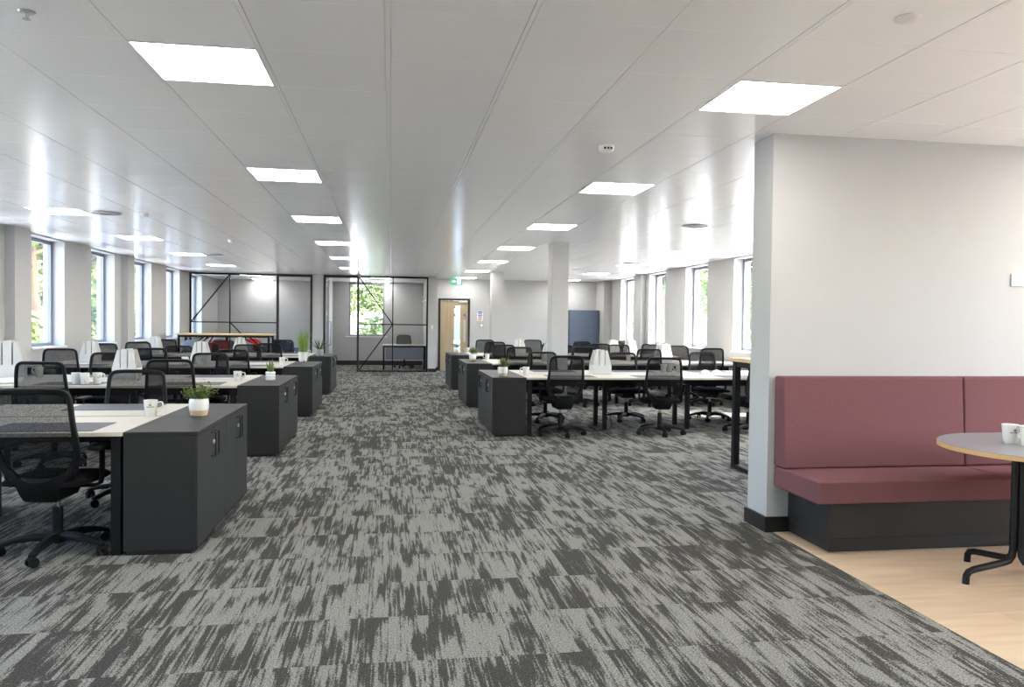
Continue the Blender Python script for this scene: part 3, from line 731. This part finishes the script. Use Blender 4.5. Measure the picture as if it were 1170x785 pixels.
# ------------------------------------------------------------------ white desk organisers
def make_org():
    t = thing('desk_organiser')
    MB().box(-.128, .128, -.11, .11, 0, .012).build('tray', M['organiser'], t, bevel=.002, seg=1)
    for y0, y1 in ((-.11, -.104), (.104, .11)):
        p = MB()
        p.prism([(-.126, .012), (-.047, .012), (-.047, .325), (-.074, .325), (-.126, .13)], 'y', y0, y1)
        p.prism([(-.036, .012), (.030, .012), (.030, .335), (-.036, .335)], 'y', y0, y1)
        p.prism([(.042, .012), (.126, .012), (.126, .13), (.074, .325), (.042, .325)], 'y', y0, y1)
        p.build('panel', M['organiser'], t)
    for x, h in ((-.124, .12), (-.050, .32), (-.033, .33), (.027, .33), (.045, .32), (.124, .12)):
        MB().box(x-.003, x+.003, -.104, .104, .012, h).build('divider', M['organiser'], t)
    MB().box(-.127, .127, -.118, -.1102, .012, .125).build('front_ledge', M['organiser'], t)
    return t
ORG = make_org(); ou = [False]
def org(x, y, rz, label, s=1):
    if not ou[0]: o = ORG; ou[0] = True; o.location = (x, y, DZ); o.rotation_euler = (0, 0, rz)
    else: o = dup(ORG, (x, y, DZ), rz)
    o.scale = (s, s, s)
    tag(o, label, 'desk organiser', 'white desk organisers')
org(-4.20, 9.40, .3, 'white desk organiser near the windows on the second left bench, beside the lone mug', 1.25)
org(-2.97, 9.42, 0, 'white desk organiser in the middle of the second left bench')
org(-4.62, 12.95, .1, 'white desk organiser near the windows on the third left bench')
org(-2.98, 12.95, 0, 'white desk organiser in the middle of the third left bench')
org(-4.66, 16.4, 0, 'white desk organiser near the windows on the farthest left bench')
org(-3.02, 16.4, .1, 'white desk organiser in the middle of the farthest left bench')
org(2.84, 10.34, 0, 'large white desk organiser on the nearest right bench between the two front chairs')
org(2.84, 13.75, .1, 'white desk organiser on the middle right bench, closest to the cabinets')
org(5.05, 13.95, .2, 'white desk organiser on the middle right bench toward the windows')
org(2.86, 17.25, 0, 'white desk organiser on the farthest right bench near the cabinets')
org(3.62, 17.2, .1, 'white desk organiser on the farthest right bench behind the square column')
org(5.02, 17.2, 0, 'white desk organiser on the farthest right bench before the tall grey cupboard')
org(5.45, 17.25, .1, 'white desk organiser on the farthest right bench closest to the windows')
sh = MB().box(-.5, .5, -.36, .36, .001, .010).build('white_sheet', M['whitemat'], loc=(-4.34, 8.78, DZ+.006), rz=.35, bevel=.002, seg=1)  # one large plain white sheet lying askew on the bench
tag(sh, 'large white sheet lying askew near the windows on the second left bench', 'paper sheet')

# ------------------------------------------------------------------ plants
def leafquad(mb, base, d, L, w, bend=.3, up=Vector((0, 0, 1))):
    d = d.normalized(); s_ = d.cross(up)
    s_ = s_.normalized() if s_.length > 1e-3 else Vector((1, 0, 0))
    mid = base+d*L*.5+up*bend*L*.15; tip = base+d*L-up*bend*L*.15
    mb.add([base, mid-s_*w/2, tip, mid+s_*w/2], [(0, 1, 2, 3)])
def bush(name, loc, s, label, seed, basecol=None):
    rd = random.Random(seed); t = thing(name, loc)
    MB().lathe([(0, 0), (.046, 0), (.050, .006), (.060, .05), (.060, .085), (.056, .105), (.050, .105), (.048, .09), (0, .09)], 28).build('pot', M['ceramic'], t, smooth=True)
    MB().lathe([(.0505, .002), (.0535, .018), (.0575, .034), (.0568, .034), (.052, .018), (.0497, .002)], 28, closed=True).build('pot_band', M['potband'], t, smooth=True)
    MB().lathe([(0, .088), (.047, .088), (.03, .096), (0, .099)], 16).build('soil', M['soil'], t)
    fo = MB()
    for k in range(34):
        a = rd.uniform(0, 2*PI); el = rd.uniform(.45, 1.5); d = Vector((math.cos(a)*math.cos(el), math.sin(a)*math.cos(el), math.sin(el))); L = rd.uniform(.08, .125)
        b0 = Vector((d.x*.02, d.y*.02, .09)); tip = b0+d*L; fo.tube([b0, tip], .0012, 3)
        for j in range(22):
            p = b0+d*L*rd.uniform(.3, 1.05)+Vector((rd.gauss(0, .008), rd.gauss(0, .008), rd.gauss(0, .008)))
            leafquad(fo, p, Vector((rd.gauss(0, 1)+d.x, rd.gauss(0, 1)+d.y, rd.gauss(0, .7)+.5)), rd.uniform(.014, .024), rd.uniform(.008, .013))
    fo.build('foliage', M['leaf'], t)
    t.scale = (s*1.12, s*1.12, s*1.12)
    return tag(t, label, 'potted plant', 'bushy plants in white pots')
bush('potted_plant', (-1.335, 5.74, DZ), 1.0, 'small bushy green plant in a white pot on the nearest left cabinet', 3)
bush('potted_plant', (1.43, 9.92, DZ), .98, 'bushy green plant in a white pot on the nearest right cabinet', 4)
bush('potted_plant', (1.47, 14.05, DZ), 1.0, 'bushy green plant in a white pot on the middle right cabinet', 5)
bush('potted_plant', (1.48, 17.7, DZ), 1.0, 'bushy plant in a white pot on the cabinet before the oak door', 6)
t = thing('potted_succulent', (-1.345, 9.10, DZ))
prof = [(0, 0), (.046, 0)]
for k in range(3):
    z = k*.033
    prof += [(.050, z+.003), (.055, z+.010), (.056, z+.017), (.055, z+.024), (.050, z+.031), (.0485, z+.033)]
prof += [(.044, .099), (.042, .088), (0, .088)]
MB().lathe(prof, 28).build('pot', M['ceramic'], t, smooth=True)
fo = MB()
for k in range(11):
    a = k*2.4; el = 1.45-.05*k; d = Vector((math.cos(a)*math.cos(el), math.sin(a)*math.cos(el), math.sin(el))); L = .16-.009*k; b0 = Vector((d.x*.02, d.y*.02, .085))
    fo.tube([b0, b0+d*L*.4, b0+d*L*.8, b0+d*L], [.006, .010, .006, .001], 6)
fo.build('leaves', M['leaf'], t, smooth=True)
tag(t, 'small upright succulent in a ribbed white pot on the second left cabinet', 'potted plant')
t = thing('potted_grass', (-1.43, 13.15, DZ)); rd = random.Random(9)
MB().lathe([(0, .02), (.062, .02), (.066, .03), (.082, .165), (.084, .17), (.078, .17), (.07, .15), (0, .15)], 28).build('pot', M['ceramic'], t, smooth=True)
for k in range(3):
    a = k*2*PI/3-PI/2; MB().cyl((.045*math.cos(a), .045*math.sin(a), 0), (.045*math.cos(a), .045*math.sin(a), .022), .012, None, 10).build('foot', M['ceramic'], t)
fo = MB()
for k in range(230):
    a = rd.uniform(0, 2*PI); r_ = .065*math.sqrt(rd.random()); L = rd.uniform(.28, .46); lean = rd.uniform(.05, .34); b0 = Vector((r_*math.cos(a), r_*math.sin(a), .15)); a2 = a+rd.gauss(0, .5)
    o_ = Vector((math.cos(a2), math.sin(a2), 0)); s_ = Vector((-o_.y, o_.x, 0))*.0026
    p1 = b0+o_*L*lean*.4+Vector((0, 0, L*.55)); p2 = b0+o_*L*lean+Vector((0, 0, L*.95))
    fo.add([b0-s_, b0+s_, p1+s_*.8, p1-s_*.8, p2], [(0, 1, 2, 3), (3, 2, 4)])
fo.build('grass_blades', M['grassblade'], t)
tag(t, 'feathery green grass in a white footed pot on the third left cabinet', 'potted plant')
t = thing('potted_aloe', (-1.40, 15.85, DZ)); rd = random.Random(12)
MB().lathe([(0, 0), (.072, 0), (.075, .005), (.078, .125), (.072, .125), (.07, .11), (0, .11)], 28).build('pot', M['greypot'], t, smooth=True)
fo = MB()
for k in range(17):
    a = k*2.4; el = 1.35-.055*k; L = .24+.05*rd.random(); d = Vector((math.cos(a)*math.cos(el), math.sin(a)*math.cos(el), math.sin(el))); b0 = Vector((d.x*.03, d.y*.03, .105))
    fo.tube([b0, b0+d*L*.35, b0+d*L*.75-Vector((0, 0, .01)), b0+d*L-Vector((0, 0, .015))], [(.013, .005), (.016, .005), (.010, .004), (.001, .001)], 6)
fo.build('leaves', M['leafdark'], t, smooth=True)
tag(t, 'spiky dark green plant in a grey pot on the farthest left cabinet', 'potted plant')

# ------------------------------------------------------------------ banquette and table
t = thing('banquette', (2.6, 4.4, 0)); gx = 1.345
MB().box(.12, 3.84, .07, .58, .088, .318).build('plinth', M['cabinet'], t, bevel=.002, seg=1)
MB().box(.125, 3.84, .076, .575, .003, .086).build('kickboard', M['cabinet'], t)
for k in range(3):
    x0, x1 = k*gx+.003, (k+1)*gx-.003
    if k == 2: x1 = 3.84
    MB().box(x0, x1, 0, .57, .320, .462).build('seat_cushion', M['pink'], t, bevel=.012, seg=3)
    MB().prism([(.415, .466), (.575, .466), (.578, 1.078), (.455, 1.078)], 'x', x0-.0, x1).build('back_cushion', M['pink'], t, bevel=.012, seg=3)
tag(t, 'dusty pink upholstered banquette on a dark grey plinth against the white wall', 'banquette')

t = thing('round_ended_table', (3.5, 3.89, 0)); rT = .555; cxT = .25; L2 = .75; pts = []
for k in range(33):
    a = PI/2+PI*k/32; pts.append((cxT+rT*math.cos(a), .06+rT*math.sin(a)))
for k in range(33):
    a = -PI/2+PI*k/32; pts.append((cxT+L2+rT*math.cos(a), .06+rT*math.sin(a)))
MB().prism(pts, 'z', .714, .739).build('tabletop', M['oakedge'], t)
MB().prism([(cxT+L2/2+(p[0]-cxT-L2/2)*.998, .06+(p[1]-.06)*.998) for p in pts], 'z', .7391, .7415).build('laminate_surface', M['tabletop'], t)
for px_ in (0.0, 2*cxT+L2):
    for k in range(4):
        a = math.radians(185-90*k) if px_ == 0 else math.radians(185-90*k)
        u = Vector((math.cos(a), math.sin(a), 0)); c0 = Vector((px_, -.03, 0))
        pth = [c0+u*.026+Vector((0, 0, .714)), c0+u*.026+Vector((0, 0, .17)), c0+u*.033+Vector((0, 0, .135)), c0+u*.055+Vector((0, 0, .112)), c0+u*.09+Vector((0, 0, .104)), c0+u*.29+Vector((0, 0, .078)), c0+u*.325+Vector((0, 0, .066)), c0+u*.34+Vector((0, 0, .045)), c0+u*.342+Vector((0, 0, .0015))]
        MB().tube(pth, .0185, 12).build('leg', M['black'], t, smooth=True)
tag(t, 'round-ended grey table with pale wood edge and black tube legs by the banquette', 'table')

# ---- tall table behind the banquette wall
t = thing('high_table', (3.36, 6.55, 0))
MB().box(0, 2.0, 0, .80, 1.065, 1.10).build('tabletop', M['oaktop'], t, bevel=.002, seg=1)
for x in (.02, 1.92):
    for y in (.02, .72): MB().box(x, x+.06, y, y+.06, .04, 1.065).build('leg', M['black'], t)
    MB().box(x, x+.06, .02, .78, 0, .04).build('floor_bar', M['black'], t)
    MB().box(x+.01, x+.05, .08, .72, 1.015, 1.065).build('top_bar', M['black'], t)
MB().box(.08, 1.92, .73, .77, 1.015, 1.065).build('rail', M['black'], t)
tag(t, 'tall oak-topped table with black frame legs behind the end of the white wall', 'table')

# ---- tall table by the glazed meeting room
t = thing('high_table', (-5.08, 19.55, 0))
MB().box(0, 2.2, 0, .8, 1.055, 1.09).build('tabletop', M['oaktop'], t, bevel=.002, seg=1)
for x in (.03, 2.11):
    for y in (.04, .70): MB().box(x, x+.05, y, y+.05, 0, 1.055).build('leg', M['black'], t)
MB().box(.08, 2.11, .04, .09, 1.0, 1.055).build('rail', M['black'], t)
MB().box(.08, 2.11, .70, .75, 1.0, 1.055).build('rail', M['black'], t)
for y in (.05, .71):
    for xa, xb in ((.62, .10), (.70, .44), (1.56, 2.0), (1.42, 1.62)):
        MB().tube([(xa, y+.02, 1.01), (xb, y+.02, .62)], .016, 6).build('brace', M['black'], t)
MB().box(1.06, 1.12, .38, .43, .0, 1.055).build('leg', M['black'], t)
tag(t, 'tall oak-topped table with black braced legs before the glazed meeting room', 'table')

def make_stool(fab):
    t = thing('tub_stool'); n_ = 15; vs = []; zb, zt_ = .70, .955
    prof = lambda a: (.235 if True else 0)
    for sh_ in (0, 1):
        for i in range(n_):
            a = PI*1.0+PI*(i/(n_-1)); r_ = .235-(.03 if sh_ else 0)
            for j in range(4):
                z = zb+(zt_-zb)*(j/3)*(1-.35*abs(math.cos(a))**2); k_ = 1+.08*j/3
                vs.append((r_*k_*math.cos(a), r_*k_*math.sin(a), z))
    fs = []; N4 = n_*4
    for i in range(n_-1):
        for j in range(3):
            a = i*4+j; fs += [(a, a+4, a+5, a+1), (N4+a, N4+a+1, N4+a+5, N4+a+4)]
        a = i*4; fs += [(a+3, a+7, N4+a+7, N4+a+3), (a, N4+a, N4+a+4, a+4)]
    for a in (0, (n_-1)*4):
        for j in range(3): fs.append((a+j, a+j+1, N4+a+j+1, N4+a+j))
    MB().add(vs, fs).build('backrest', fab, t, smooth=True)
    MB().lathe([(0, .68), (.19, .68), (.205, .70), (.205, .74), (.19, .76), (0, .765)], 24).build('seat', fab, t, smooth=True)
    for sx in (-1, 1):
        for sy_ in (-1, 1): MB().tube([(sx*.13, sy_*.13, .68), (sx*.20, sy_*.20, 0)], .012, 8).build('leg', M['black'], t)
    MB().tube([(-.18, -.18, .26), (.18, -.18, .26), (.18, .18, .26), (-.18, .18, .26)], .009, 6, closed=True).build('foot_ring', M['black'], t)
    return t
st = {k: make_stool(M[k]) for k in ('redfab', 'greyfab', 'navyfab')}; su = set()
for k, x, y, rz, lab in [('greyfab', -4.60, 19.25, 0, 'grey tub stool on the near side of the tall oak table, closest to the windows'),
                          ('redfab', -4.02, 19.25, .1, 'red tub stool on the near side of the tall oak table'),
                          ('greyfab', -3.50, 19.25, 0, 'grey tub stool on the near side of the tall oak table, closest to the aisle'),
                          ('greyfab', -4.35, 20.72, PI, 'grey tub stool on the far side of the tall oak table'),
                          ('redfab', -3.55, 20.72, PI, 'red tub stool on the far side of the tall oak table'),
                          ('navyfab', -2.70, 20.5, -PI/2*.8, 'navy tub stool standing at the aisle end of the tall oak table'),
                          ('navyfab', -2.42, 19.7, -PI/2, 'navy tub stool standing off the near corner of the tall oak table')]:
    if k in su: s = dup(st[k], (x, y, 0), rz)
    else: su.add(k); s = st[k]; s.location = (x, y, 0); s.rotation_euler = (0, 0, rz)
    tag(s, lab, 'stool', 'tub stools around the tall table')

# ---- desk and chair in the glazed office
t = thing('office_desk', (-.25, 23.55, 0))
MB().box(0, 1.3, 0, .7, .715, .74).build('desktop', M['desk'], t, bevel=.002, seg=1)
for x in (.01, 1.24):
    for y in (.02, .63): MB().box(x, x+.05, y, y+.05, 0, .715).build('leg', M['black'], t)
MB().box(.06, 1.24, .03, .06, .665, .715).build('rail', M['black'], t)
MB().box(.09, 1.21, .05, .068, .30, .66).build('modesty_panel', M['greyfab'], t)
tag(t, 'white desk with black legs and grey front panel inside the glazed office', 'desk')
chair(.40, 24.75, 0.05, 'black mesh chair behind the desk inside the glazed office', -1, 1.0, None)

# ---- tall cupboard
t = thing('tall_cupboard', (5.29, YD-.47, 0))
MB().box(0, .90, .022, .45, .04, 1.85).build('body', M['bluecab'], t, bevel=.002, seg=1)
MB().box(.02, .88, .04, .43, 0, .04).build('plinth', M['skirting'], t)
for k in range(2):
    x0, x1 = (.003, .4485) if k == 0 else (.4515, .897)
    dr = MB().box(x0, x1, .0, .02, .045, 1.845).build('door', M['bluecab'], t, bevel=.001, seg=1)
    xh = .40 if k == 0 else .50
    MB().tube([(xh, 0, .80), (xh, -.03, .80), (xh, -.03, .98), (xh, 0, .98)], .006, 4).build('handle', M['black'], dr)
    if k: MB().cyl((.475, 0, .88), (.475, -.008, .88), .012, None, 10).build('lock', M['chrome'], dr)
tag(t, 'tall blue-grey two-door cupboard in the far right corner', 'cupboard')

# ------------------------------------------------------------------ signs, sockets, ceiling fittings
t = thing('exit_sign', (1.80, 21.9, 2.49))
MB().box(-.175, .175, -.015, .015, 0, .20).build('panel', M['green'], t, bevel=.003, seg=1)
fg = MB(); y = -.0165
ar = [(-.12, .09), (-.06, .09), (-.06, .055), (-.015, .10), (-.06, .145), (-.06, .11), (-.12, .11)]
fg.prism(ar, 'y', y, y+.001).build('arrow', M['exitwhite'], t)
MB().prism([(.025, .035), (.125, .035), (.125, .17), (.025, .17)], 'y', y, y+.001).build('doorway', M['exitwhite'], t)
man = MB(); y2 = y-.0008
man.lathe([(0, 0), (.011, 0)], 12)
man.v = [(.082+v[0], y2, .150+v[1]) for v in man.v]
for pl in ([(.062, .128), (.092, .135), (.086, .092), (.066, .09)], [(.066, .092), (.078, .092), (.062, .066), (.042, .058), (.040, .066), (.056, .074)], [(.076, .092), (.086, .092), (.096, .068), (.112, .050), (.104, .044), (.088, .062)],
           [(.064, .128), (.066, .118), (.048, .104), (.036, .108), (.038, .114), (.047, .111)], [(.090, .134), (.110, .112), (.120, .118), (.116, .123), (.110, .120), (.094, .136)]):
    man.prism(pl, 'y', y2, y2+.0006)
man.build('running_figure', M['green'], t)
for x in (-.11, .11): MB().cyl((x, 0, .20), (x, 0, .241), .004, None, 8).build('hanger', M['closer'], t)
tag(t, 'green emergency exit sign hanging from the ceiling before the oak door', 'exit sign')

t = thing('wall_notice', (2.55, YD-.006, 1.50))
MB().box(0, .17, 0, .005, 0, .29).build('plate', M['whitemat'], t)
for k, (a, b, c, d_) in enumerate(((.01, .16, .235, .28), (.03, .14, .19, .22), (.02, .15, .145, .175), (.03, .14, .10, .13))): MB().box(a, b, -.0012, 0, c, d_).build('text_line', M['blue'], t)
for a, b, c, d_ in ((.025, .145, .055, .08), (.025, .145, .018, .042)): MB().box(a, b, -.0012, 0, c, d_).build('text_line', M['red'], t)
tag(t, 'small white notice with blue and red lettering beside the oak door', 'notice')
t = thing('door_release_switch', (2.62, YD-.03, 1.30))
MB().box(0, .12, 0, .028, 0, .12).build('box', M['closer'], t, bevel=.003); MB().box(.02, .10, -.003, 0, .02, .10).build('button', M['whitemat'], t); MB().box(.01, .11, -.0015, 0, .01, .11).build('surround', M['black'], t)
tag(t, 'small square door release button on the wall beside the oak door', 'switch')
t = thing('light_switch', (1.12, YM-.062, 1.22))
MB().box(0, .09, 0, .010, 0, .14).build('plate', M['closer'], t, bevel=.002); MB().box(.03, .06, -.005, 0, .045, .095).build('rocker', M['whitemat'], t)
tag(t, 'light switch on the end of the white wall beside the glazed office', 'switch')
t = thing('wall_socket', (4.405, 4.974, 1.728))
MB().box(0, .146, 0, .010, 0, .088).build('plate', M['white'], t, bevel=.002)
for k in range(2):
    x = .037+k*.073
    ho = MB(); ho.box(x-.003, x+.003, -.0006, .0, .050, .060).box(x-.015, x-.008, -.0006, 0, .030, .034).box(x+.008, x+.015, -.0006, 0, .030, .034); ho.build('pin_holes', M['plastic'], t)
    MB().box(x+(.012 if k else -.026), x+(.026 if k else -.012), -.004, 0, .062, .078).build('rocker', M['whitemat'], t)
tag(t, 'white double power socket on the wall above the banquette', 'socket')

def disc(name, x, y, r_, lab, cat, m, prof=None, grp=None):
    t = MB().lathe(prof or [(0, 0), (r_, 0), (r_, -.006), (r_*.8, -.012), (0, -.014)], 28).build(name, m, loc=(x, y, H-.001), smooth=True)
    return tag(t, lab, cat, grp)
def vent(x, y, lab):
    t = thing('ceiling_vent', (x, y, H-.001))
    MB().lathe([(.17, 0), (.165, -.012), (.15, -.014), (.15, 0)], 32, closed=True).build('rim', M['diffgrey'], t, smooth=True)
    for r_ in (.13, .095, .06): MB().lathe([(r_, 0), (r_-.006, -.014), (r_-.026, -.016), (r_-.018, 0)], 32, closed=True).build('ring', M['diffgrey'], t, smooth=True)
    MB().lathe([(0, 0), (.03, 0), (.028, -.016), (0, -.018)], 20).build('core', M['closer'], t, smooth=True)
    tag(t, lab, 'vent', 'round ceiling vents')
vent(-3.50, 10.33, 'round grey ceiling vent above the second left bench'); vent(3.93, 9.72, 'round grey ceiling vent above the nearest right bench')
vent(5.02, 15.9, 'round grey ceiling vent above the farthest right bench'); vent(-3.5, 16.3, 'round grey ceiling vent above the farthest left bench')
t = thing('motion_sensor', (1.555, 5.58, H-.001))
MB().lathe([(0, 0), (.055, 0), (.055, -.03), (.045, -.042), (0, -.045)], 24).build('housing', M['white'], t, smooth=True)
for k in (-1, 0, 1): MB().box(k*.024-.007, k*.024+.007, -.0565, -.048, -.032, -.018).build('lens', M['plastic'], t)
tag(t, 'white ceiling sensor with dark lenses left of the second aisle light', 'sensor')
disc('smoke_detector', 2.155, 3.03, .055, 'flat white round detector on the ceiling before the banquette wall', 'detector', M['white'])
disc('smoke_detector', -3.05, 10.30, .05, 'small white round detector beside the vent above the second left bench', 'detector', M['white'], [(0, 0), (.055, 0), (.05, -.02), (.03, -.04), (0, -.045)])
disc('smoke_detector', 2.3, 16.9, .05, 'small white detector above the middle of the right benches', 'detector', M['white'], [(0, 0), (.055, 0), (.05, -.02), (.03, -.04), (0, -.045)])
disc('smoke_detector', -2.6, 13.3, .05, 'small white detector above the third left bench', 'detector', M['white'], [(0, 0), (.055, 0), (.05, -.02), (.03, -.04), (0, -.045)])
disc('sprinkler', -1.56, 3.66, .03, 'tiny metal sprinkler head in the ceiling at the near left', 'sprinkler', M['closer'], [(0, 0), (.035, 0), (.03, -.006), (.008, -.008), (.008, -.03), (.016, -.032), (.016, -.034), (0, -.034)])

# cable under the nearest right bench
cb = MB().tube(smooth_path([(2.86, 10.25, .60), (2.93, 10.2, .42), (2.90, 10.28, .30), (2.98, 10.3, .16), (2.94, 10.15, .012), (2.7, 9.98, .008), (2.45, 10.05, .008)], 6), .005, 6).build('power_cable', M['plastic'], smooth=True)
tag(cb, 'thin black power cable trailing from under the nearest right bench', 'cable')

# ------------------------------------------------------------------ render look
vs_ = scene.view_settings
scene.display_settings.display_device = 'sRGB'
vs_.view_transform = 'Standard'; vs_.look = 'None'; vs_.exposure = 0.63; vs_.gamma = 1.0; vs_.use_curve_mapping = False
c = scene.cycles
c.max_bounces = 8; c.diffuse_bounces = 4; c.glossy_bounces = 4; c.transmission_bounces = 4; c.transparent_max_bounces = 24
c.caustics_reflective = False; c.caustics_refractive = False; c.sample_clamp_indirect = 8
c.use_denoising = True
